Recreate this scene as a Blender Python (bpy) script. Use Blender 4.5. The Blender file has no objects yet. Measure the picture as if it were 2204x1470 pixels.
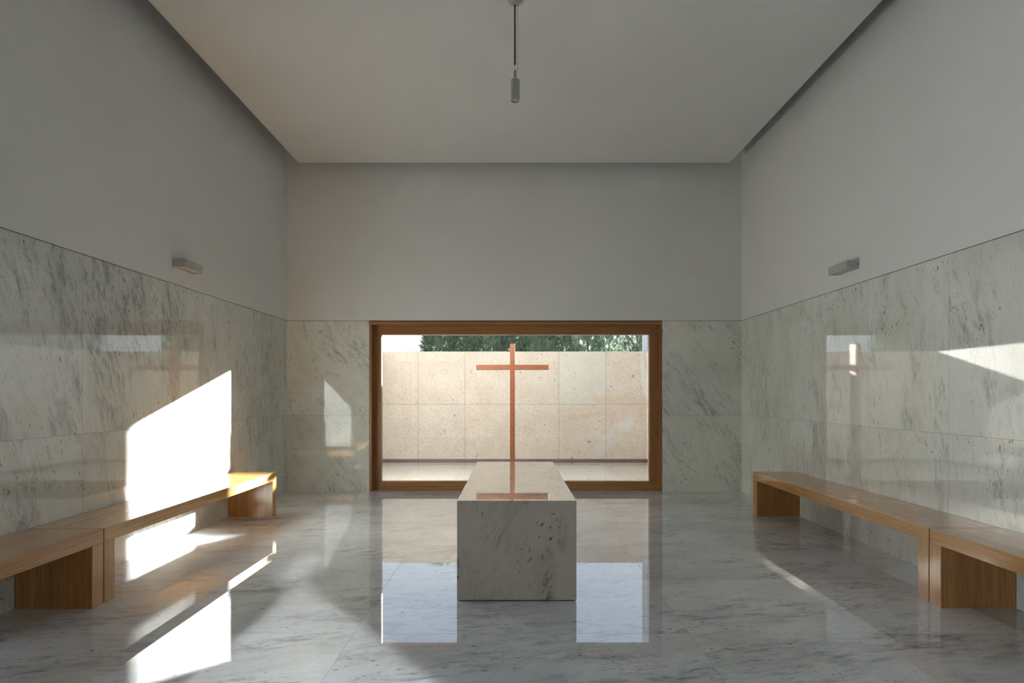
import bpy, bmesh, math, random
from mathutils import Vector, Matrix

SC = bpy.context.scene
COL = SC.collection

# ---------------------------------------------------------------- camera
# frame 2204 x 1470, eye level 1.25 m, looking along +Y, lens shifted upwards
cam_data = bpy.data.cameras.new('camera')
cam_data.sensor_fit = 'HORIZONTAL'
cam_data.sensor_width = 36.0
cam_data.lens = 36.0 * 1469.0 / 2204.0
cam_data.shift_x = -1.0 / 2204.0
cam_data.shift_y = 114.0 / 2204.0
cam_data.clip_start = 0.05
cam_data.clip_end = 500
cam = bpy.data.objects.new('camera', cam_data)
cam.location = (0, 0, 1.25)
cam.rotation_euler = (math.radians(90), 0, 0)
COL.objects.link(cam)
SC.camera = cam

# ---------------------------------------------------------------- view
SC.view_settings.view_transform = 'Standard'
SC.view_settings.look = 'None'
SC.view_settings.gamma = 1.0
SC.view_settings.use_curve_mapping = False
SC.view_settings.exposure = 0.85
cy = SC.cycles
cy.use_denoising = True
cy.max_bounces = 9
cy.diffuse_bounces = 7
cy.glossy_bounces = 6
cy.transparent_max_bounces = 24
cy.sample_clamp_indirect = 0.0
cy.sample_clamp_direct = 0.0
cy.blur_glossy = 0.03
cy.adaptive_threshold = 0.06
cy.use_guiding = True
cy.caustics_reflective = True

# ---------------------------------------------------------------- sky
world = bpy.data.worlds.new('world')
SC.world = world
world.use_nodes = True
wn = world.node_tree
wn.nodes.clear()
wo = wn.nodes.new('ShaderNodeOutputWorld')
bg = wn.nodes.new('ShaderNodeBackground')
tc = wn.nodes.new('ShaderNodeTexCoord')
sep = wn.nodes.new('ShaderNodeSeparateXYZ')
rmp = wn.nodes.new('ShaderNodeValToRGB')
wn.links.new(tc.outputs['Generated'], sep.inputs[0])
wn.links.new(sep.outputs['Z'], rmp.inputs[0])
wn.links.new(rmp.outputs[0], bg.inputs[0])
wn.links.new(bg.outputs[0], wo.inputs[0])
e = rmp.color_ramp.elements
e[0].position = 0.0; e[0].color = (0.93, 0.96, 1.0, 1)
e[1].position = 0.12; e[1].color = (0.86, 0.93, 1.0, 1)
k = e.new(0.35); k.color = (0.62, 0.76, 1.0, 1)
k = e.new(1.0); k.color = (0.40, 0.58, 0.95, 1)
bg.inputs[1].default_value = 1.08
# low sun, ahead of the camera and to the right
sun_data = bpy.data.lights.new('sun', 'SUN')
sun_data.energy = 54.0
sun_data.angle = math.radians(0.9)
sun_data.color = (0.95, 0.98, 1.0)
sun = bpy.data.objects.new('sun', sun_data)
SUNDIR = Vector((-0.63, -1.0, -0.273))
sun.rotation_euler = SUNDIR.to_track_quat('-Z', 'Y').to_euler()
sun.location = (8, 20, 9)
COL.objects.link(sun)
# sky portal in the window opening (guides the sky light, gives none of its own)
pd = bpy.data.lights.new('sky_portal', 'AREA')
pd.shape = 'RECTANGLE'; pd.size = 3.6; pd.size_y = 2.0
pd.cycles.is_portal = True
po = bpy.data.objects.new('sky_portal', pd)
po.location = (0.04, 9.06, 1.08)
po.rotation_euler = (math.radians(-90), 0, 0)
COL.objects.link(po)
pd2 = bpy.data.lights.new('sky_portal', 'AREA')  # portal at the added fill window in the left wall
pd2.shape = 'RECTANGLE'; pd2.size = 2.9; pd2.size_y = 5.5
pd2.cycles.is_portal = True
po2 = bpy.data.objects.new('sky_portal', pd2)
po2.location = (-3.22, 0.75, 1.45)
po2.rotation_euler = (0, math.radians(-90), 0)
COL.objects.link(po2)


# ================================================================ helpers
def link(ob, parent=None):
    COL.objects.link(ob)
    if parent is not None:
        ob.parent = parent
    return ob

def empty(name, loc=(0, 0, 0), label=None, cat=None, group=None, kind=None):
    ob = bpy.data.objects.new(name, None)
    ob.location = loc
    ob.empty_display_size = 0.1
    COL.objects.link(ob)
    tag(ob, label, cat, group, kind)
    return ob

def tag(ob, label=None, cat=None, group=None, kind=None):
    if label: ob['label'] = label
    if cat: ob['category'] = cat
    if group: ob['group'] = group
    if kind: ob['kind'] = kind
    return ob

def bm_box(bm, x0, x1, y0, y1, z0, z1, bevel=0.0, seg=2):
    vs = [bm.verts.new(p) for p in ((x0,y0,z0),(x1,y0,z0),(x1,y1,z0),(x0,y1,z0),
                                    (x0,y0,z1),(x1,y0,z1),(x1,y1,z1),(x0,y1,z1))]
    fs = [(0,3,2,1),(4,5,6,7),(0,1,5,4),(1,2,6,5),(2,3,7,6),(3,0,4,7)]
    faces = [bm.faces.new([vs[i] for i in f]) for f in fs]
    if bevel > 0:
        ed = set()
        for f in faces:
            for q in f.edges: ed.add(q)
        bmesh.ops.bevel(bm, geom=list(ed), offset=bevel, segments=seg, profile=0.5, affect='EDGES')
    return faces

def bm_cyl(bm, cx, cy_, z0, z1, r0, r1=None, n=32, cap=True):
    r1 = r0 if r1 is None else r1
    a = [bm.verts.new((cx + r0*math.cos(2*math.pi*i/n), cy_ + r0*math.sin(2*math.pi*i/n), z0)) for i in range(n)]
    b = [bm.verts.new((cx + r1*math.cos(2*math.pi*i/n), cy_ + r1*math.sin(2*math.pi*i/n), z1)) for i in range(n)]
    for i in range(n):
        bm.faces.new((a[i], a[(i+1) % n], b[(i+1) % n], b[i]))
    if cap:
        bm.faces.new(list(reversed(a))); bm.faces.new(b)

def bm_lathe(bm, cx, cy_, prof, n=40):
    """prof: list of (r, z); closed at the ends when r == 0"""
    rings = []
    for r, z in prof:
        if r <= 1e-6:
            rings.append([bm.verts.new((cx, cy_, z))])
        else:
            rings.append([bm.verts.new((cx + r*math.cos(2*math.pi*i/n), cy_ + r*math.sin(2*math.pi*i/n), z)) for i in range(n)])
    for a, b in zip(rings[:-1], rings[1:]):
        for i in range(n):
            j = (i+1) % n
            if len(a) == 1: bm.faces.new((a[0], b[j], b[i]))
            elif len(b) == 1: bm.faces.new((a[i], a[j], b[0]))
            else: bm.faces.new((a[i], a[j], b[j], b[i]))

def mesh_ob(name, bm, mat, parent=None, smooth=False, shift=(0, 0, 0)):
    if shift != (0, 0, 0):
        bmesh.ops.translate(bm, verts=bm.verts, vec=shift)
    bmesh.ops.recalc_face_normals(bm, faces=bm.faces)
    me = bpy.data.meshes.new(name)
    bm.to_mesh(me); bm.free()
    if smooth:
        for p in me.polygons: p.use_smooth = True
        try: me.set_sharp_from_angle(angle=math.radians(35))
        except Exception: pass
    me.materials.append(mat)
    ob = bpy.data.objects.new(name, me)
    return link(ob, parent)

def box_ob(name, b, mat, parent=None, bevel=0.0):
    """box given in world coordinates; its origin is at its parent (or world) origin"""
    bm = bmesh.new()
    bm_box(bm, *b, bevel=bevel)
    if parent is not None:
        l = parent.location
        return mesh_ob(name, bm, mat, parent, shift=(-l.x, -l.y, -l.z))
    return mesh_ob(name, bm, mat)


# ================================================================ materials
class NT:
    def __init__(s, name):
        s.m = bpy.data.materials.new(name)
        s.m.use_nodes = True
        s.t = s.m.node_tree
        s.t.nodes.clear()
        s.out = s.t.nodes.new('ShaderNodeOutputMaterial')
    def n(s, typ, **kw):
        nd = s.t.nodes.new(typ)
        for k_, v in kw.items(): setattr(nd, k_, v)
        return nd
    def l(s, a, b): s.t.links.new(a, b)
    def setin(s, sock, v):
        if isinstance(v, bpy.types.NodeSocket): s.l(v, sock)
        else: sock.default_value = v
    def math(s, op, a, b=0.0, c=0.0, clamp=False):
        nd = s.n('ShaderNodeMath', operation=op); nd.use_clamp = clamp
        s.setin(nd.inputs[0], a); s.setin(nd.inputs[1], b); s.setin(nd.inputs[2], c)
        return nd.outputs[0]
    def comb(s, x, y, z):
        nd = s.n('ShaderNodeCombineXYZ')
        s.setin(nd.inputs[0], x); s.setin(nd.inputs[1], y); s.setin(nd.inputs[2], z)
        return nd.outputs[0]
    def vmath(s, op, a, b):
        nd = s.n('ShaderNodeVectorMath', operation=op)
        s.setin(nd.inputs[0], a); s.setin(nd.inputs[1], b)
        return nd.outputs[0]
    def noise(s, vec, scale, detail=4, rough=0.55, dist=0.0):
        nd = s.n('ShaderNodeTexNoise')
        s.setin(nd.inputs['Vector'], vec)
        nd.inputs['Scale'].default_value = scale
        nd.inputs['Detail'].default_value = detail
        nd.inputs['Roughness'].default_value = rough
        nd.inputs['Distortion'].default_value = dist
        return nd.outputs[0]
    def mapr(s, v, a, b, c=0.0, d=1.0, smooth=True):
        nd = s.n('ShaderNodeMapRange')
        nd.interpolation_type = 'SMOOTHSTEP' if smooth else 'LINEAR'
        nd.clamp = True
        s.setin(nd.inputs[0], v)
        nd.inputs[1].default_value = a; nd.inputs[2].default_value = b
        nd.inputs[3].default_value = c; nd.inputs[4].default_value = d
        return nd.outputs[0]
    def mix(s, f, a, b):
        nd = s.n('ShaderNodeMix', data_type='RGBA')
        s.setin(nd.inputs[0], f); s.setin(nd.inputs[6], a); s.setin(nd.inputs[7], b)
        return nd.outputs[2]
    def rot(s, vec, ang, scale=(1, 1, 1)):
        nd = s.n('ShaderNodeMapping')
        s.l(vec, nd.inputs[0])
        nd.inputs['Rotation'].default_value = (0, 0, ang)
        nd.inputs['Scale'].default_value = scale
        return nd.outputs[0]
    def world_pos(s):
        """surface position in the place itself"""
        g = s.n('ShaderNodeNewGeometry')
        sp = s.n('ShaderNodeSeparateXYZ'); s.l(g.outputs['Position'], sp.inputs[0])
        return sp.outputs
    def obj_pos(s):
        g = s.n('ShaderNodeTexCoord')
        sp = s.n('ShaderNodeSeparateXYZ'); s.l(g.outputs['Object'], sp.inputs[0])
        return sp.outputs
    def principled(s, col, rough=0.5, spec=0.5, metal=0.0, ior=1.5, normal=None):
        p = s.n('ShaderNodeBsdfPrincipled')
        s.setin(p.inputs['Base Color'], col)
        s.setin(p.inputs['Roughness'], rough)
        p.inputs['Metallic'].default_value = metal
        p.inputs['IOR'].default_value = ior
        p.inputs['Specular IOR Level'].default_value = spec
        if normal is not None: s.l(normal, p.inputs['Normal'])
        s.l(p.outputs[0], s.out.inputs[0])
        return p
    def bump(s, h, strength, dist=0.002):
        b = s.n('ShaderNodeBump')
        b.inputs['Strength'].default_value = strength
        b.inputs['Distance'].default_value = dist
        s.l(h, b.inputs['Height'])
        return b.outputs[0]


def marble(name, axes, pu=None, u0=0.0, pv=None, v0=0.0, vsplit=None, streak=0.0,
           light=(0.80, 0.81, 0.76, 1), dark=(0.33, 0.355, 0.35, 1), rough=0.03, amount=1.0,
           warm=(0.71, 0.68, 0.59, 1), rowshift=None, fleck=1.0, ior=1.5, zone=None, vy=0.0):
    s = NT(name)
    P = s.world_pos()
    ax = {'X': P[0], 'Y': P[1], 'Z': P[2]}
    u, v = ax[axes[0]], ax[axes[1]]
    if vy: v = s.math('MULTIPLY_ADD', P[1], vy, v)
    # slab index
    if pv:
        vv = s.math('DIVIDE', s.math('SUBTRACT', v, v0), pv)
        cv = s.math('FLOOR', vv)
        fv = s.math('FRACT', vv)
        dv = s.math('MULTIPLY', s.math('MINIMUM', fv, s.math('SUBTRACT', 1.0, fv)), pv)
    elif vsplit is not None:
        cv = s.math('GREATER_THAN', v, vsplit)
        dv = s.math('ABSOLUTE', s.math('SUBTRACT', v, vsplit))
    else:
        cv = s.math('ADD', 0.0, 0.0); dv = s.math('ADD', 1.0, 0.0)
    if pu:
        uu = s.math('DIVIDE', s.math('SUBTRACT', u, u0), pu)
        if rowshift:
            wn_ = s.n('ShaderNodeMath', operation='GREATER_THAN')
            s.l(v, wn_.inputs[0]); wn_.inputs[1].default_value = rowshift[0]
            uu = s.math('ADD', uu, s.math('MULTIPLY', wn_.outputs[0], rowshift[1]))
        cu = s.math('FLOOR', uu)
        fu = s.math('FRACT', uu)
        du = s.math('MULTIPLY', s.math('MINIMUM', fu, s.math('SUBTRACT', 1.0, fu)), pu)
    else:
        cu = s.math('ADD', 0.0, 0.0); du = s.math('ADD', 1.0, 0.0)
    wnz = s.n('ShaderNodeTexWhiteNoise', noise_dimensions='3D')
    s.l(s.comb(cu, cv, 3.7), wnz.inputs['Vector'])
    sc_ = s.n('ShaderNodeVectorMath', operation='SCALE')
    s.l(wnz.outputs['Color'], sc_.inputs[0]); sc_.inputs['Scale'].default_value = 37.0
    base = s.vmath('ADD', s.comb(u, v, s.math('MULTIPLY', wnz.outputs['Value'], 9.0)), sc_.outputs[0])
    # warp a little
    wr = s.n('ShaderNodeTexNoise'); s.l(base, wr.inputs['Vector'])
    wr.inputs['Scale'].default_value = 1.6; wr.inputs['Detail'].default_value = 3
    wsc = s.n('ShaderNodeVectorMath', operation='SCALE'); s.l(wr.outputs['Color'], wsc.inputs[0])
    wsc.inputs['Scale'].default_value = 0.22
    wp = s.vmath('ADD', base, wsc.outputs[0])
    al = s.rot(wp, streak)                                   # streak direction becomes y
    cloud = s.mapr(s.noise(base, 0.9, 3, 0.6), 0.42, 0.66)
    clus = s.mapr(s.noise(s.rot(al, 0.0, (2.6, 1.0, 1.0)), 1.25, 4, 0.6), 0.44, 0.64)
    band = s.mapr(s.noise(s.rot(al, 0.0, (9.0, 2.2, 1.0)), 1.0, 5, 0.78), 0.48, 0.64)
    fine = s.mapr(s.noise(s.rot(al, 0.0, (30.0, 7.5, 1.0)), 1.0, 4, 0.80), 0.48, 0.64)
    ridn = s.noise(s.rot(al, 0.0, (2.0, 0.9, 1.0)), 1.1, 6, 0.70)
    rid = s.mapr(s.math('ABSOLUTE', s.math('SUBTRACT', ridn, 0.5)), 0.0, 0.010, 1.0, 0.0)
    rmask = s.mapr(s.noise(base, 2.3, 2, 0.5), 0.50, 0.66)
    flk = s.mapr(s.noise(s.rot(al, 0.25, (44.0, 19.0, 1.0)), 1.0, 2, 0.75), 0.62, 0.69)
    fm = s.mapr(s.noise(s.rot(al, 0.0, (3.0, 1.6, 1.0)), 1.6, 3, 0.6), 0.45, 0.60)
    t = s.math('MULTIPLY', cloud, 0.20 * amount)
    t = s.math('MULTIPLY_ADD', s.math('MULTIPLY', band, s.math('MULTIPLY_ADD', clus, 0.75, 0.25)), 0.44 * amount, t)
    t = s.math('MULTIPLY_ADD', s.math('MULTIPLY', fine, s.math('MULTIPLY_ADD', clus, 0.8, 0.2)), 0.50 * amount, t)
    if zone:
        # greyer veined patch of the stone: centre (u, v), radii, strength
        for (zu, zv, ru, rv, zs) in zone:
            d2 = s.math('ADD', s.math('POWER', s.math('DIVIDE', s.math('SUBTRACT', u, zu), ru), 2.0),
                        s.math('POWER', s.math('DIVIDE', s.math('SUBTRACT', v, zv), rv), 2.0))
            d2 = s.math('ADD', d2, s.math('MULTIPLY', s.math('SUBTRACT', s.noise(base, 3.0, 4), 0.5), 1.6))
            zf = s.mapr(d2, 0.3, 1.1, 1.0, 0.0)
            t = s.math('MULTIPLY_ADD', s.math('MULTIPLY', zf, s.math('ADD', 0.25, s.math('MULTIPLY', fine, 0.9))), zs, t)
    t = s.math('MINIMUM', t, 0.95)
    wv = s.mapr(s.noise(base, 1.7, 3, 0.5), 0.45, 0.75)
    c0 = s.mix(s.math('MULTIPLY', wv, 0.55), light, warm)
    # each slab slightly different
    c0 = s.mix(s.math('MULTIPLY', wnz.outputs['Value'], 0.20), c0, dark)
    c = s.mix(t, c0, dark)
    c = s.mix(s.math('MULTIPLY', s.math('MULTIPLY', rid, rmask), 0.45 * amount), c, (0.16, 0.17, 0.165, 1))
    c = s.mix(s.math('MULTIPLY', s.math('MULTIPLY', flk, fm), 0.75 * fleck), c, (0.13, 0.13, 0.12, 1))
    jm = s.mapr(s.math('MINIMUM', du, dv), 0.0008, 0.0022, 1.0, 0.0)
    c = s.mix(s.math('MULTIPLY', jm, 0.65), c, (0.10, 0.10, 0.09, 1))
    r = s.math('MULTIPLY_ADD', jm, 0.4, rough)
    s.principled(c, r, ior=ior)
    return s.m


def wood(name, grain='Y', light=(0.66, 0.355, 0.125, 1), dark=(0.34, 0.15, 0.042, 1), rough=0.10, board=None, seed=0.0, sat=1.0):
    s = NT(name)
    P = s.world_pos()
    o = {'X': (0, 1, 2), 'Y': (1, 0, 2), 'Z': (2, 0, 1)}[grain]
    L, A, B = P[o[0]], P[o[1]], P[o[2]]
    oi = s.n('ShaderNodeObjectInfo')
    off = s.math('MULTIPLY', oi.outputs['Random'], 13.0)
    if board:
        bi = s.math('FLOOR', s.math('DIVIDE', A, board))
    else:
        bi = s.math('FLOOR', s.math('DIVIDE', A, 50.0))
    w = s.n('ShaderNodeTexWhiteNoise', noise_dimensions='2D')
    s.l(s.comb(bi, off, 0), w.inputs['Vector'])
    bo = s.math('MULTIPLY', w.outputs['Value'], 21.0)
    base = s.comb(s.math('ADD', L, s.math('ADD', bo, off)), A, s.math('ADD', B, seed))
    g1 = s.noise(s.rot(base, 0.0, (0.55, 17.0, 17.0)), 1.0, 3, 0.5, 0.25)
    rings = s.math('FRACT', s.math('MULTIPLY', g1, 6.0))
    rings = s.mapr(s.math('ABSOLUTE', s.math('SUBTRACT', rings, 0.5)), 0.0, 0.5)
    g2 = s.noise(s.rot(base, 0.0, (5.0, 190.0, 190.0)), 1.0, 3, 0.6)
    g2m = s.mapr(g2, 0.38, 0.68)
    pores = s.mapr(s.noise(s.rot(base, 0.0, (14.0, 420.0, 420.0)), 1.0, 2, 0.5), 0.58, 0.72)
    t = s.math('MULTIPLY', rings, 0.30)
    t = s.math('MULTIPLY_ADD', g2m, 0.34, t)
    t = s.math('MULTIPLY_ADD', s.mapr(g1, 0.35, 0.7), 0.22, t)
    c = s.mix(t, light, dark)
    c = s.mix(s.math('MULTIPLY', pores, 0.4), c, (dark[0]*0.55, dark[1]*0.5, dark[2]*0.5, 1))
    c = s.mix(s.math('MULTIPLY', w.outputs['Value'], 0.30), c, (dark[0]*1.1, dark[1]*1.0, dark[2]*0.9, 1))
    nb = s.bump(g2, 0.04, 0.0005)
    s.principled(c, s.math('MULTIPLY_ADD', g2m, 0.06, rough), normal=nb)
    return s.m


def plaster(name, col=(0.79, 0.79, 0.785, 1)):
    s = NT(name)
    P = s.world_pos()
    p = s.comb(P[0], P[1], P[2])
    a = s.noise(p, 0.8, 3, 0.5)
    f = s.noise(p, 160.0, 1, 0.6)
    c = s.mix(s.mapr(a, 0.3, 0.7), col, (col[0]*0.965, col[1]*0.965, col[2]*0.96, 1))
    s.principled(c, 0.85, spec=0.25, normal=s.bump(f, 0.10, 0.001))
    return s.m


def granite(name, axes, pu, u0, vs, features=False, light=(0.76, 0.655, 0.53, 1), k=1.0):
    def K(r, g_, b_): return (r*k, g_*k, b_*k, 1)
    s = NT(name)
    P = s.world_pos()
    ax = {'X': P[0], 'Y': P[1], 'Z': P[2]}
    u, v = ax[axes[0]], ax[axes[1]]
    uu = s.math('DIVIDE', s.math('SUBTRACT', u, u0), pu)
    cu = s.math('FLOOR', uu); fu = s.math('FRACT', uu)
    du = s.math('MULTIPLY', s.math('MINIMUM', fu, s.math('SUBTRACT', 1.0, fu)), pu)
    cv = s.math('GREATER_THAN', v, vs)
    dv = s.math('ABSOLUTE', s.math('SUBTRACT', v, vs))
    w = s.n('ShaderNodeTexWhiteNoise', noise_dimensions='3D')
    s.l(s.comb(cu, cv, 1.3), w.inputs['Vector'])
    p = s.comb(P[0], P[1], P[2])
    blot = s.noise(p, 2.2, 4, 0.6)
    grain1 = s.noise(p, 42.0, 4, 0.75)
    grain2 = s.noise(p, 95.0, 2, 0.6)
    pits = s.mapr(s.noise(p, 16.0, 2, 0.5, 0.5), 0.705, 0.73)
    L_ = light
    c = s.mix(s.mapr(blot, 0.35, 0.65), L_, (L_[0]*0.90, L_[1]*0.87, L_[2]*0.84, 1))
    c = s.mix(s.math('MULTIPLY', w.outputs['Value'], 0.35), c, K(0.70, 0.66, 0.57))
    c = s.mix(s.math('MULTIPLY', s.mapr(grain1, 0.46, 0.62), 0.62), c, K(0.42, 0.31, 0.215))
    c = s.mix(s.math('MULTIPLY', s.mapr(grain2, 0.54, 0.68), 0.50), c, K(0.90, 0.84, 0.74))
    c = s.mix(s.math('MULTIPLY', pits, 0.7), c, K(0.16, 0.13, 0.11))
    if features:
        def ell(cu_, cv_, ru, rv, ang=0.0, rag=0.9):
            a1 = s.math('SUBTRACT', u, cu_); b1 = s.math('SUBTRACT', v, cv_)
            ca, sa = math.cos(ang), math.sin(ang)
            a2 = s.math('ADD', s.math('MULTIPLY', a1, ca), s.math('MULTIPLY', b1, sa))
            b2 = s.math('SUBTRACT', s.math('MULTIPLY', b1, ca), s.math('MULTIPLY', a1, sa))
            d = s.math('ADD', s.math('POWER', s.math('DIVIDE', a2, ru), 2.0), s.math('POWER', s.math('DIVIDE', b2, rv), 2.0))
            d = s.math('ADD', d, s.math('MULTIPLY', s.math('SUBTRACT', s.noise(p, 5.0, 5, 0.65), 0.5), 2.4 * rag))
            return s.mapr(d, 0.35, 1.1, 1.0, 0.0)
        # greyer slab, upper row
        gs = s.math('MULTIPLY', s.math('COMPARE', cu, 3.0, 0.1), cv)
        c = s.mix(s.math('MULTIPLY', gs, 0.32), c, K(0.66, 0.655, 0.57))
        # pale worn patches and rusty veins
        c = s.mix(s.math('MULTIPLY', ell(2.02, 0.42, 0.62, 0.17, 0.75), 0.34), c, K(0.78, 0.78, 0.72))
        c = s.mix(s.math('MULTIPLY', ell(2.62, 1.62, 0.06, 0.5, 0.1), 0.5), c, K(0.80, 0.79, 0.74))
        c = s.mix(s.math('MULTIPLY', ell(1.36, 0.80, 0.62, 0.05, 0.22), 0.55), c, K(0.66, 0.46, 0.28))
        c = s.mix(s.math('MULTIPLY', ell(2.15, 1.13, 0.75, 0.09, -0.05), 0.50), c, K(0.68, 0.50, 0.30))
        c = s.mix(s.math('MULTIPLY', ell(-2.35, 1.25, 0.35, 0.05, -0.5), 0.35), c, K(0.60, 0.46, 0.30))
    jm = s.mapr(s.math('MINIMUM', du, dv), 0.0025, 0.006, 1.0, 0.0)
    c = s.mix(s.math('MULTIPLY', jm, 0.9), c, K(0.30, 0.23, 0.15))
    s.principled(c, 0.75, spec=0.3, normal=s.bump(grain1, 0.25, 0.003))
    return s.m


def plain(name, col, rough=0.5, metal=0.0, spec=0.5, var=0.06, scale=6.0):
    s = NT(name)
    P = s.world_pos()
    n_ = s.noise(s.comb(P[0], P[1], P[2]), scale, 4, 0.6)
    c = s.mix(s.mapr(n_, 0.3, 0.7), col, (col[0]*(1-var), col[1]*(1-var), col[2]*(1-var), 1))
    s.principled(c, rough, metal=metal, spec=spec)
    return s.m


def thin_glass(name, ior=1.5, tint=(0.97, 0.985, 0.98, 1)):
    s = NT(name)
    f = s.n('ShaderNodeFresnel'); f.inputs[0].default_value = ior
    t = s.n('ShaderNodeBsdfTransparent'); t.inputs[0].default_value = tint
    g = s.n('ShaderNodeBsdfGlossy'); g.inputs['Roughness'].default_value = 0.0
    g.inputs['Color'].default_value = (1, 1, 1, 1)
    mx = s.n('ShaderNodeMixShader')
    s.l(f.outputs[0], mx.inputs[0]); s.l(t.outputs[0], mx.inputs[1]); s.l(g.outputs[0], mx.inputs[2])
    s.l(mx.outputs[0], s.out.inputs[0])
    return s.m


def water(name):
    s = NT(name)
    P = s.world_pos()
    n_ = s.noise(s.comb(P[0], P[1], P[2]), 3.0, 2, 0.5)
    b = s.bump(n_, 0.02, 0.01)
    f = s.n('ShaderNodeFresnel'); f.inputs[0].default_value = 1.333
    t = s.n('ShaderNodeBsdfTransparent'); t.inputs[0].default_value = (0.93, 0.95, 0.94, 1)
    g = s.n('ShaderNodeBsdfGlossy'); g.inputs['Roughness'].default_value = 0.0
    g.inputs['Color'].default_value = (1, 1, 1, 1)
    s.l(b, g.inputs['Normal'])
    mx = s.n('ShaderNodeMixShader')
    s.l(f.outputs[0], mx.inputs[0]); s.l(t.outputs[0], mx.inputs[1]); s.l(g.outputs[0], mx.inputs[2])
    s.l(mx.outputs[0], s.out.inputs[0])
    return s.m


def foliage(name):
    s = NT(name)
    P = s.world_pos()
    p = s.comb(P[0], P[1], P[2])
    a = s.noise(p, 3.0, 3, 0.6)
    b = s.noise(p, 22.0, 2, 0.6)
    c = s.mix(s.mapr(a, 0.35, 0.65), (0.05, 0.08, 0.055, 1), (0.13, 0.17, 0.10, 1))
    c = s.mix(s.math('MULTIPLY', s.mapr(b, 0.5, 0.7), 0.6), c, (0.22, 0.27, 0.17, 1))
    d = s.n('ShaderNodeBsdfDiffuse'); s.l(c, d.inputs[0])
    t = s.n('ShaderNodeBsdfTranslucent'); s.l(c, t.inputs[0])
    mx = s.n('ShaderNodeMixShader'); mx.inputs[0].default_value = 0.22
    s.l(d.outputs[0], mx.inputs[1]); s.l(t.outputs[0], mx.inputs[2])
    s.l(mx.outputs[0], s.out.inputs[0])
    return s.m


# slab pitch along the room 1.043 m, counted from the window wall
PITCH = 1.043
YW = 8.785            # inner face of the window wall
XL, XR = -2.906, 2.948
ZD = 2.196            # top of the marble
M_side = marble('marble_side_left', 'YZ', PITCH, YW, None, 0, 0.983, streak=-0.30, amount=1.15,
                zone=[(5.1, 1.85, 1.0, 0.55, 0.55), (8.1, 1.2, 0.7, 1.2, 0.35)])
M_side_r = marble('marble_side_right', 'YZ', PITCH, YW, None, 0, 0.983, streak=0.20, amount=0.95,
                  light=(0.85, 0.86, 0.79, 1))
M_far = marble('marble_window_wall', 'XZ', None, 0, None, 0, 0.983, streak=-0.55, amount=1.0,
               light=(0.82, 0.82, 0.76, 1), dark=(0.34, 0.36, 0.34, 1))
M_floor = marble('marble_floor', 'XY', 1.755, -0.83, PITCH, YW, streak=1.32, amount=1.1,
                 light=(0.86, 0.87, 0.88, 1), dark=(0.31, 0.33, 0.36, 1), rowshift=(6.70, 0.62), rough=0.015, ior=1.48)
M_altar = marble('marble_altar', 'XZ', None, 0, None, 0, None, streak=0.35, amount=0.55,
                 light=(0.68, 0.61, 0.51, 1), dark=(0.24, 0.21, 0.17, 1), warm=(0.62, 0.53, 0.42, 1), rough=0.03,
                 zone=[(0.20, 3.42, 0.09, 0.22, 0.8), (0.31, 3.72, 0.05, 0.14, 0.5)], vy=0.8, fleck=1.3)
M_plaster = plaster('plaster_wall')
M_ceiling = plaster('plaster_ceiling', (0.74, 0.74, 0.74, 1))
M_woodY = wood('oak_along_room', 'Y', board=0.115)
M_woodZ = wood('oak_upright', 'Z', board=0.13)
M_woodX = wood('oak_across', 'X')
M_fwX = wood('iroko_frame_across', 'X', light=(0.46, 0.235, 0.085, 1), dark=(0.22, 0.095, 0.03, 1), rough=0.3)
M_fwZ = wood('iroko_frame_upright', 'Z', light=(0.46, 0.235, 0.085, 1), dark=(0.22, 0.095, 0.03, 1), rough=0.3)
M_glass = thin_glass('window_glass')
M_lamp = plain('lamp_grey_paint', (0.50, 0.50, 0.485, 1), 0.45)
M_lampglass = plain('lamp_frosted_cover', (0.42, 0.42, 0.40, 1), 0.25)
M_dark = plain('dark_recess', (0.03, 0.03, 0.028, 1), 0.6)
M_seal = plain('dark_seal', (0.035, 0.033, 0.03, 1), 0.7)
M_rod = plain('pendant_rod', (0.07, 0.07, 0.068, 1), 0.4, metal=0.3)
M_cop = plain('copper_painted_steel', (0.135, 0.042, 0.014, 1), 0.42, metal=0.2, spec=0.3, var=0.12)
M_strip = plain('brown_shadow_strip', (0.10, 0.055, 0.045, 1), 0.5, metal=0.2)  # shade of the wall foot gap, put into the colour
M_gfar_dim = granite('granite_slabs_back_dimmed', 'XZ', 0.935, -1.88, 1.055, True, light=(0.315, 0.255, 0.195, 1), k=0.40)  # same stone as the side walls, darkened in colour against the strong bounce light
M_gside = granite('granite_slabs_side', 'YZ', 0.935, 13.6, 1.055, light=(0.66, 0.625, 0.565, 1), k=0.9)
M_gcap = granite('granite_plain', 'XY', 4.0, -9.1, 55.0)
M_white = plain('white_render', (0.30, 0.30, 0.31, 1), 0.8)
M_pave = plain('pale_paving', (0.62, 0.60, 0.56, 1), 0.8)
M_ground = plain('dry_grass_ground', (0.16, 0.17, 0.09, 1), 0.9, var=0.4, scale=2.0)
M_basin = granite('granite_basin', 'XY', 0.935, -1.88, 55.0, light=(0.55, 0.47, 0.39, 1))
M_water = water('still_water')
M_leaf = foliage('cypress_foliage')
M_bark = plain('bark', (0.10, 0.075, 0.055, 1), 0.9, var=0.4)

# ================================================================ the room shell
YB = -2.2            # wall behind the camera
ZT = 4.55            # top of the walls, above the hung ceiling
T = 0.3

fl = box_ob('floor', (XL - T, XR + T, YB - T, 9.04, -0.25, 0.0), M_floor)
tag(fl, 'polished white marble slab floor with grey veins', 'floor', kind='structure')

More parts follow.
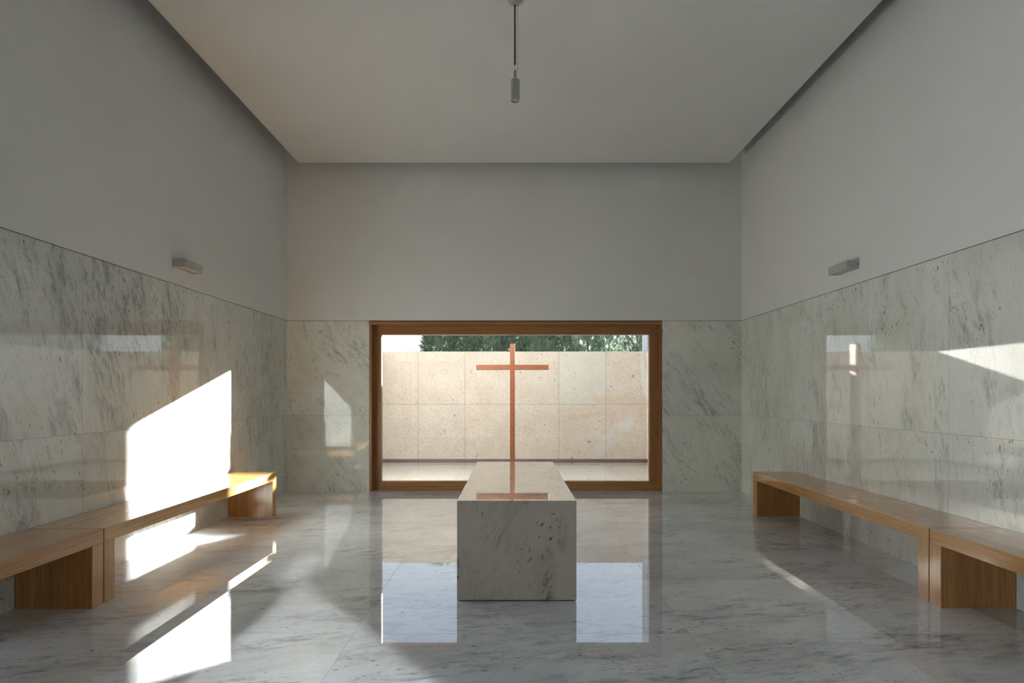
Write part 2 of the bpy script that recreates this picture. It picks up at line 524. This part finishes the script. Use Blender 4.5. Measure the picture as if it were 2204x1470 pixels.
def wall(name, label, b_plaster, b_core, b_clad, mclad, side=None):
    w = box_ob(name, b_plaster, M_plaster)
    tag(w, label, 'wall', kind='structure')
    c = box_ob('wall_core', b_core, M_dark, w)
    k = box_ob('marble_cladding', b_clad, mclad, w)
    tag(k, 'grey veined marble cladding')
    return w

# left wall; behind the viewer an added, unseen window lets in fill daylight (Y -2.0..3.5)
WY0, WY1 = -2.0, 3.5
WZ = 2.9
wl = box_ob('wall_left', (XL - T, XL, WY1, YW + T, ZD + .006, ZT), M_plaster)
box_ob('wall_upper', (XL - T, XL, YB - T, WY0, ZD + .006, ZT), M_plaster, wl)
box_ob('wall_upper', (XL - T, XL, WY0, WY1, WZ, ZT), M_plaster, wl)
tag(wl, 'left side wall, grey plaster above veined marble slabs', 'wall', kind='structure')
for (a, b, c, d) in ((YB - T, WY0, YB, WY0), (WY1, YW + T, WY1, YW)):
    box_ob('wall_core', (XL - T, XL - .02, a, b, 0, ZD + .006), M_dark, wl)
    k = box_ob('marble_cladding', (XL - .02, XL, c, d, 0, ZD), M_side, wl)
    tag(k, 'grey veined marble cladding')
wall('wall_right', 'right side wall, pale plaster above glossy veined marble slabs',
     (XR, XR + T, YB - T, YW + T, ZD + .006, ZT), (XR + .02, XR + T, YB - T, YW + T, 0, ZD + .006),
     (XR, XR + .02, YB, YW, 0, ZD), M_side_r)
wall('wall_back', 'wall behind the viewer, plaster above marble',
     (XL, XR, YB - T, YB, ZD + .006, ZT), (XL, XR, YB - T, YB - .02, 0, ZD + .006),
     (XL, XR, YB - .02, YB, 0, ZD), M_far)
# window wall: opening X -1.842..1.926, up to the top of the marble
OX0, OX1 = -1.842, 1.926
wf = box_ob('wall_front', (XL, XR, YW, YW + T, ZD + .006, ZT), M_plaster)
tag(wf, 'window wall, grey plaster above the wide opening and marble at both sides', 'wall', kind='structure')
for (a, b) in ((XL, OX0), (OX1, XR)):
    box_ob('wall_core', (a, b, YW + .02, YW + T, 0, ZD + .006), M_plaster, wf)
    k = box_ob('marble_cladding', (a, b, YW, YW + .02, 0, ZD), M_far, wf)
    tag(k, 'beige grey marble cladding beside the window')

# hung ceiling with an open gap all round, solid lid above
G = 0.218
ce = box_ob('ceiling', (XL + G, XR - G, YB + G, 8.567, 4.16, 4.21), M_ceiling)
tag(ce, 'flat white hung ceiling panel with a shadow gap along the walls', 'ceiling', kind='structure')
box_ob('ceiling_lid', (XL - T, XR + T, YB - T, YW + T, ZT, ZT + .3), M_plaster, ce)
for hx in (-1.6, 1.6):
    for hy in (1.0, 4.0, 7.0):
        box_ob('ceiling_hanger', (hx - .02, hx + .02, hy - .02, hy + .02, 4.21, ZT), M_dark, ce)

# ---------------------------------------------------------------- window
win = empty('window_1', (0.04, 8.92, 0), 'wide brown timber framed picture window down to the floor', 'window', kind='structure')
LX0, LX1, LZ = -1.813, 1.907, 2.149
box_ob('window_lining', (LX0 - .023, LX0, YW - .002, 9.05, 0.001, LZ), M_fwZ, win)
box_ob('window_lining', (LX1, LX1 + .013, YW - .002, 9.05, 0.001, LZ), M_fwZ, win)
box_ob('window_lining', (LX0 - .023, LX1 + .013, YW - .002, 9.05, LZ, 2.190), M_fwX, win)
box_ob('window_seal', (LX0 - .029, LX0 - .023, YW + .004, 9.03, 0, 2.19), M_seal, win)
box_ob('window_seal', (LX1 + .013, LX1 + .019, YW + .004, 9.03, 0, 2.19), M_seal, win)
box_ob('window_seal', (LX0 - .029, LX1 + .019, YW + .004, 9.03, 2.190, 2.2015), M_seal, win)
FX0, FX1, FZ0, FZ1 = -1.712, 1.791, 0.1145, 2.033
fr = box_ob('window_frame', (LX0, LX1, 8.92, 9.04, FZ1, LZ), M_fwX, win, bevel=.002)
box_ob('window_frame', (LX0, LX1, 8.92, 9.04, 0.002, FZ0), M_fwX, win, bevel=.002)
box_ob('window_frame', (LX0, FX0, 8.921, 8.995, FZ0, FZ1), M_fwZ, win, bevel=.002)
box_ob('window_frame', (FX1, LX1, 8.921, 9.039, FZ0, FZ1), M_fwZ, win, bevel=.002)
box_ob('window_pane', (FX0 - .01, FX1 + .01, 8.964, 8.970, FZ0 - .01, FZ1 + .01), M_glass, win)

fill_win = empty('fill_window', (XL - .2, 0.75, 0), 'unseen timber framed window added in the left wall behind the viewer to brighten the room', 'window', kind='structure')  # added opening out of view, lets in extra sky light
box_ob('window_frame', (XL - .24, XL - .14, WY0, WY1, 0.002, .10), M_fwX, fill_win)
box_ob('window_frame', (XL - .24, XL - .14, WY0, WY1, WZ - .11, WZ), M_fwX, fill_win)
for (a, b) in ((WY0, WY0 + .1), (.70, .80), (WY1 - .1, WY1)):
    box_ob('window_frame', (XL - .24, XL - .14, a, b, .10, WZ - .11), M_fwZ, fill_win)
box_ob('window_pane', (XL - .193, XL - .187, WY0 + .09, WY1 - .09, .09, WZ - .10), M_glass, fill_win)

# ---------------------------------------------------------------- altar
AX0, AX1, AY0, AY1, AZ = -0.336, 0.387, 4.126, 6.53, 0.607
al = empty('altar', ((AX0 + AX1) / 2, (AY0 + AY1) / 2, 0),
           'long polished marble altar block with grey blotches, standing in the middle of the floor', 'altar')
bm = bmesh.new(); bm_box(bm, AX0, AX1, AY0, AY1, 0.006, AZ, bevel=.003)
mesh_ob('altar_block', bm, M_altar, al, shift=tuple(-c for c in al.location))
box_ob('altar_plinth', (AX0 + .012, AX1 - .012, AY0 + .012, AY1 - .012, 0, 0.006), M_dark, al)

# ---------------------------------------------------------------- benches
def bench_parts(root, side, xf, xw, y0, y1, z=0.447, th=0.085, lt=0.11):
    """xf front edge, xw wall face"""
    a, b = min(xf, xw), max(xf, xw)
    box_ob('seat', (a, b, y0, y1, z - th, z), M_woodY, root, bevel=.0025)
    for (p, q) in ((y0, y0 + lt), (y1 - lt, y1)):
        box_ob('leg', (a + (.0 if side > 0 else .003), b - (.003 if side > 0 else .0), p + .0006, q - .0006, 0.0, z - th), M_woodZ, root, bevel=.002)

BL, BLI = -2.450, XL + .002
BR, BRI = 2.505, XR - .002
SPL = ((4.097, 7.082), (1.104, 4.089))
SPR = ((4.108, 7.108), (1.100, 4.100))
g = 'oak benches along the side walls'
lab = [['oak bench along the left wall, the one further back, partly lit by the sun patch',
        'near oak bench at the left edge of the picture, cut off by the frame'],
       ['oak bench along the right wall, the one further back near the window wall',
        'near oak bench at the right edge of the picture, cut off by the frame']]
for i, (y0, y1) in enumerate(SPL):
    r = empty('bench', ((BL + BLI) / 2, (y0 + y1) / 2, 0), lab[0][i], 'bench', g)
    bench_parts(r, -1, BL, BLI, y0, y1)
for i, (y0, y1) in enumerate(SPR):
    r = empty('bench', ((BR + BRI) / 2, (y0 + y1) / 2, 0), lab[1][i], 'bench', g)
    bench_parts(r, 1, BR, BRI, y0, y1)

# ---------------------------------------------------------------- wall lamps
def wall_lamp(xw, sgn, y0, y1, z0, z1, prot, label):
    """sgn = +1 when the lamp stands out towards +X"""
    xo = xw + sgn * prot
    a, b = min(xw, xo), max(xw, xo)
    r = empty('wall_lamp', (xw, (y0 + y1) / 2, (z0 + z1) / 2), label, 'wall lamp', 'wall lamps above the marble')
    t = .006
    bm = bmesh.new()
    bm_box(bm, a, b, y0, y0 + t, z0, z1)            # end plates
    bm_box(bm, a, b, y1 - t, y1, z0, z1)
    if sgn > 0:
        bm_box(bm, b - t, b, y0 + t, y1 - t, z0, z1)
        bm_box(bm, a, a + .022, y0 + t, y1 - t, z0, z1)
        ga, gb = a + .022, b - t
    else:
        bm_box(bm, a, a + t, y0 + t, y1 - t, z0, z1)
        bm_box(bm, b - .022, b, y0 + t, y1 - t, z0, z1)
        ga, gb = a + t, b - .022
    bm_box(bm, ga, gb, y0 + t, y1 - t, z1 - t, z1)
    l = r.location
    mesh_ob('lamp_body', bm, M_lamp, r, shift=(-l.x, -l.y, -l.z))
    box_ob('gasket', (ga, gb, y0 + t, y1 - t, z0 + .010, z0 + .014), M_seal, r)
    box_ob('diffuser', (ga + .006, gb - .006, y0 + t + .008, y1 - t - .008, z0 + .004, z0 + .010), M_lampglass, r)
    # small fixing screw on the end plate near the wall
    bm = bmesh.new()
    n = 12
    cx, cz = xw + sgn * .010, (z0 + z1) / 2
    va = [bm.verts.new((cx + .0035 * math.cos(2*math.pi*i/n), y0 - .0015, cz + .0035 * math.sin(2*math.pi*i/n))) for i in range(n)]
    vb = [bm.verts.new((cx + .0035 * math.cos(2*math.pi*i/n), y0 + .001, cz + .0035 * math.sin(2*math.pi*i/n))) for i in range(n)]
    for i in range(n): bm.faces.new((va[i], va[(i+1) % n], vb[(i+1) % n], vb[i]))
    bm.faces.new(va)
    mesh_ob('screw', bm, M_seal, r, shift=(-l.x, -l.y, -l.z))

wall_lamp(XL, 1, 5.832, 6.169, 2.340, 2.414, .105, 'small grey box shaped wall lamp on the left wall')
wall_lamp(XR, -1, 5.806, 6.141, 2.322, 2.393, .106, 'small grey box shaped wall lamp on the right wall')

# ---------------------------------------------------------------- pendant
PX, PY = 0.020, 5.03
pen = empty('pendant_lamp', (PX, PY, 4.16), 'small grey cylinder pendant lamp hanging on a rod from the ceiling', 'pendant lamp')
L = pen.location
sh = (-L.x, -L.y, -L.z)
bm = bmesh.new()
bm_lathe(bm, PX, PY, [(0, 4.16), (.052, 4.16), (.052, 4.140), (.047, 4.133), (.030, 4.130), (.028, 4.120), (0, 4.120)])
mesh_ob('canopy', bm, M_lamp, pen, smooth=True, shift=sh)
bm = bmesh.new(); bm_cyl(bm, PX - .002, PY, 3.678, 4.121, .0062, n=16)
rod = mesh_ob('rod', bm, M_rod, pen, smooth=True, shift=sh)
for zc in (3.69, 3.73, 3.76, 4.05):
    bm = bmesh.new()
    bm_cyl(bm, PX - .002, PY, zc - .004, zc + .004, .0070, n=16)
    mesh_ob('rod_clip', bm, M_seal, pen, smooth=True, shift=sh)
bm = bmesh.new(); bm_cyl(bm, PX - .002, PY, 3.628, 3.679, .0012, n=8)
mesh_ob('cord', bm, M_lamp, pen, shift=sh)
bm = bmesh.new(); bm_cyl(bm, PX + .018, PY, 3.640, 4.125, .0011, n=8); bm_cyl(bm, PX + .014, PY, 3.625, 3.642, .0011, n=8)
mesh_ob('steel_wire', bm, M_rod, pen, shift=sh)
bm = bmesh.new()
bm_lathe(bm, PX, PY, [(0, 3.640), (.006, 3.638), (.0065, 3.631), (0, 3.631)], n=24)
mesh_ob('cable_grip', bm, M_dark, pen, smooth=True, shift=sh)
bm = bmesh.new()
bm_lathe(bm, PX, PY, [(0, 3.631), (.010, 3.631), (.0125, 3.626), (.0125, 3.573), (0, 3.573)], n=24)
mesh_ob('neck', bm, M_lamp, pen, smooth=True, shift=sh)
bm = bmesh.new()
bm_lathe(bm, PX, PY, [(0, 3.574), (.024, 3.573), (.029, 3.570), (.0328, 3.563), (.033, 3.556), (.033, 3.412), (.0315, 3.410),
                      (.0285, 3.410), (.0275, 3.414), (.0265, 3.440), (0, 3.440)])
mesh_ob('lamp_body', bm, M_lamp, pen, smooth=True, shift=sh)
bm = bmesh.new()
bm_lathe(bm, PX, PY, [(0, 3.418), (.0262, 3.418), (.0268, 3.424), (0, 3.424)])
mesh_ob('lens', bm, M_lampglass, pen, smooth=True, shift=sh)

# ================================================================ courtyard
CX0, CX1, CY = -2.58, 2.69, 13.60
ZWT = -0.070
gr = box_ob('ground', (-40, 40, -12, 70, -0.80, -0.50), M_ground)
tag(gr, 'grassy ground outside', 'ground', kind='structure')

tr_ = box_ob('terrace', (-14, XL - T - .01, -10, YW - .5, -0.5, -0.04), M_pave)
box_ob('terrace_strip', (XL - T - .01, 6, -10, YB - T - .01, -0.5, -0.04), M_pave, tr_)
tag(tr_, 'pale paved terrace outside the left wall', 'terrace', kind='structure')

def gwall(name, b, mat, label, strip):
    w = box_ob(name, b, mat)
    tag(w, label, 'wall', kind='structure')
    s_ = box_ob('shadow_gap_strip', strip, M_strip, w)  # dark strip paints the shade of the recess at the wall foot
    tag(s_, 'dark brown strip standing for the shadow gap at the foot of the wall')
    return w
gwall('wall_courtyard_back', (CX0 - .3, CX1, CY, CY + .35, -0.5, 2.105), M_gfar_dim,
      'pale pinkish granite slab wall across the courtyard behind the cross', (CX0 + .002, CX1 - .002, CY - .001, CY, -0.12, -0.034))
gwall('wall_courtyard_left', (CX0 - .3, CX0, YW + T, CY, -0.5, 2.105), M_gside,
      'granite slab wall on the left of the courtyard, sunlit at the top', (CX0, CX0 + .001, YW + T, CY, -0.12, -0.034))
w = gwall('wall_courtyard_right', (CX1, CX1 + .3, YW + T, CY + .55, -0.5, 3.9), M_white,
      'tall white rendered wall on the right of the courtyard', (CX1 - .0125, CX1, YW + T, CY, -0.12, -0.034))
box_ob('granite_cladding', (CX1 - .011, CX1, YW + T, CY, -0.034, 2.105), M_gside, w)

pool = empty('reflecting_pool', (0, 11.3, -0.3), 'shallow still pool covering the courtyard floor beyond the window', 'pool')
box_ob('basin', (CX0 + .0015, CX1 - .0135, YW + T + .001, CY - .0015, -0.30, -0.16), M_basin, pool)
bm = bmesh.new()
vs = [bm.verts.new(p) for p in ((CX0 + .0015, YW + T + .001, ZWT), (CX1 - .0135, YW + T + .001, ZWT), (CX1 - .0135, CY - .0015, ZWT), (CX0 + .0015, CY - .0015, ZWT))]
bm.faces.new(vs)
mesh_ob('water', bm, M_water, pool, shift=(0, -11.3, 0.3))

# ---------------------------------------------------------------- cross
cr = empty('cross', (0, 11.74, -0.16), 'tall slender copper brown cross standing outside behind the window', 'cross')
box_ob('upright', (-0.042, 0.042, 11.64, 11.845, -0.16, 2.114), M_cop, cr, bevel=.002)
bm = bmesh.new()
bm_box(bm, -0.620, -0.042, 11.641, 11.844, 1.674, 1.757, bevel=.002)
bm_box(bm, 0.042, 0.620, 11.641, 11.844, 1.674, 1.757, bevel=.002)
mesh_ob('crossbar', bm, M_cop, cr, shift=(0, -11.74, 0.16))

# ---------------------------------------------------------------- cypress trees
def cypress_mesh(seed, height, rad, n, gap=0.0):
    rnd = random.Random(seed)
    verts, faces = [], []
    def leaf(p, d, L_, W_, nrm):
        side = d.cross(nrm).normalized() * W_
        i = len(verts)
        verts.extend([p - side * .3, p + d * L_ * .45 - side, p + d * L_, p + d * L_ * .45 + side])
        faces.append((i, i+1, i+2, i+3))
    for _ in range(n):
        zf = rnd.random() ** 0.75
        z = 0.25 + zf * (height - 0.3)
        prof = rad * (1.0 - max(0, (z / height - .55)) ** 1.6 * 2.2) * (0.86 + 0.28 * rnd.random())
        prof = max(prof, 0.06)
        a = rnd.random() * 2 * math.pi
        if gap and math.sin(a * 5 + z * 4.1) * math.sin(z * 7.3 + a * 2) > 1 - gap * 2: continue
        rr = prof * (1 - 0.45 * rnd.random() ** 2)
        p = Vector((rr * math.cos(a), rr * math.sin(a), z))
        out = Vector((math.cos(a), math.sin(a), 0))
        d = (out * (0.55 + .4 * rnd.random()) + Vector((rnd.uniform(-.3, .3), rnd.uniform(-.3, .3), 0.75 + .5 * rnd.random()))).normalized()
        nrm = (out + Vector((rnd.uniform(-.5, .5), rnd.uniform(-.5, .5), rnd.uniform(-.2, .5)))).normalized()
        Ls = 0.13 + 0.13 * rnd.random()
        leaf(p, d, Ls, 0.007, nrm)
        sd = d.cross(nrm).normalized()
        for k_ in range(4):
            q = p + d * Ls * (0.15 + .2 * k_)
            for sg in (-1, 1):
                dd = (d * .9 + sd * sg * .65 + nrm * rnd.uniform(-.25, .25)).normalized()
                leaf(q, dd, Ls * (.42 - .06 * k_), 0.0085, nrm)
    me = bpy.data.meshes.new('foliage')
    me.from_pydata([tuple(v) for v in verts], [], faces)
    me.update()
    me.materials.append(M_leaf)
    return me

bm = bmesh.new()
bm_cyl(bm, 0, 0, 0, 3.6, .075, .015, n=12)
trunk_src = None
dense = [cypress_mesh(11, 4.15, .56, 4200), cypress_mesh(23, 4.05, .54, 4200)]
loose = [cypress_mesh(37, 4.0, .52, 2300, .22), cypress_mesh(41, 4.1, .52, 2200, .22)]
bark_me = bpy.data.meshes.new('trunk'); bm.to_mesh(bark_me); bm.free(); bark_me.materials.append(M_bark)
TREES = [(-2.15, 20.2, 0, 1.0, 'dense dark green cypress at the left end of the row behind the granite wall'),
         (-1.42, 20.9, 1, 1.0, 'dense cypress set back, beside the leftmost cypress of the row'),
         (-0.69, 20.2, 0, 1.0, 'dense cypress rising just left of the copper cross'),
         (0.04, 20.9, 1, 1.0, 'dense cypress directly behind the top of the copper cross'),
         (0.77, 20.2, 1, 1.0, 'dense cypress rising just right of the copper cross'),
         (1.50, 20.9, 0, 1.0, 'last dense cypress before the loose ones with sky gaps'),
         (2.23, 20.2, 2, 1.0, 'first loose cypress with sky gaps, right of the dense ones'),
         (2.96, 20.9, 3, 1.0, 'second of the loose cypresses with sky gaps, counted from the cross'),
         (3.69, 20.2, 2, 1.0, 'third of the loose cypresses with sky gaps, counted from the cross'),
         (4.42, 20.9, 3, 1.0, 'cypress at the right end of the row next to the white wall')]
TREES += [(-5.75, 20.6, 0, 1.0, 'cypress beyond the left courtyard wall, seen reflected beside the cross in the right marble wall'),
          (-7.0, 20.2, 1, 1.0, 'second cypress beyond the left courtyard wall, seen only as a reflection'),
          (-8.3, 20.5, 0, 1.0, 'third cypress beyond the left courtyard wall, seen only as a reflection'),
          (-9.5, 20.2, 1, 1.0, 'fourth cypress beyond the left courtyard wall, seen only as a reflection')]
for i, (x, y, t, s_, label) in enumerate(TREES):
    r = empty('cypress_tree', (x, y, -0.5), label, 'tree', 'cypress trees behind the courtyard wall')
    me = (dense + loose)[t]
    f = bpy.data.objects.new('foliage', me); link(f, r)
    f.rotation_euler = (0, 0, i * 1.9 + .4)
    if x < -5: f.scale = (1.35, 1.35, 1.0)
    tr = bpy.data.objects.new('trunk', bark_me); link(tr, r)
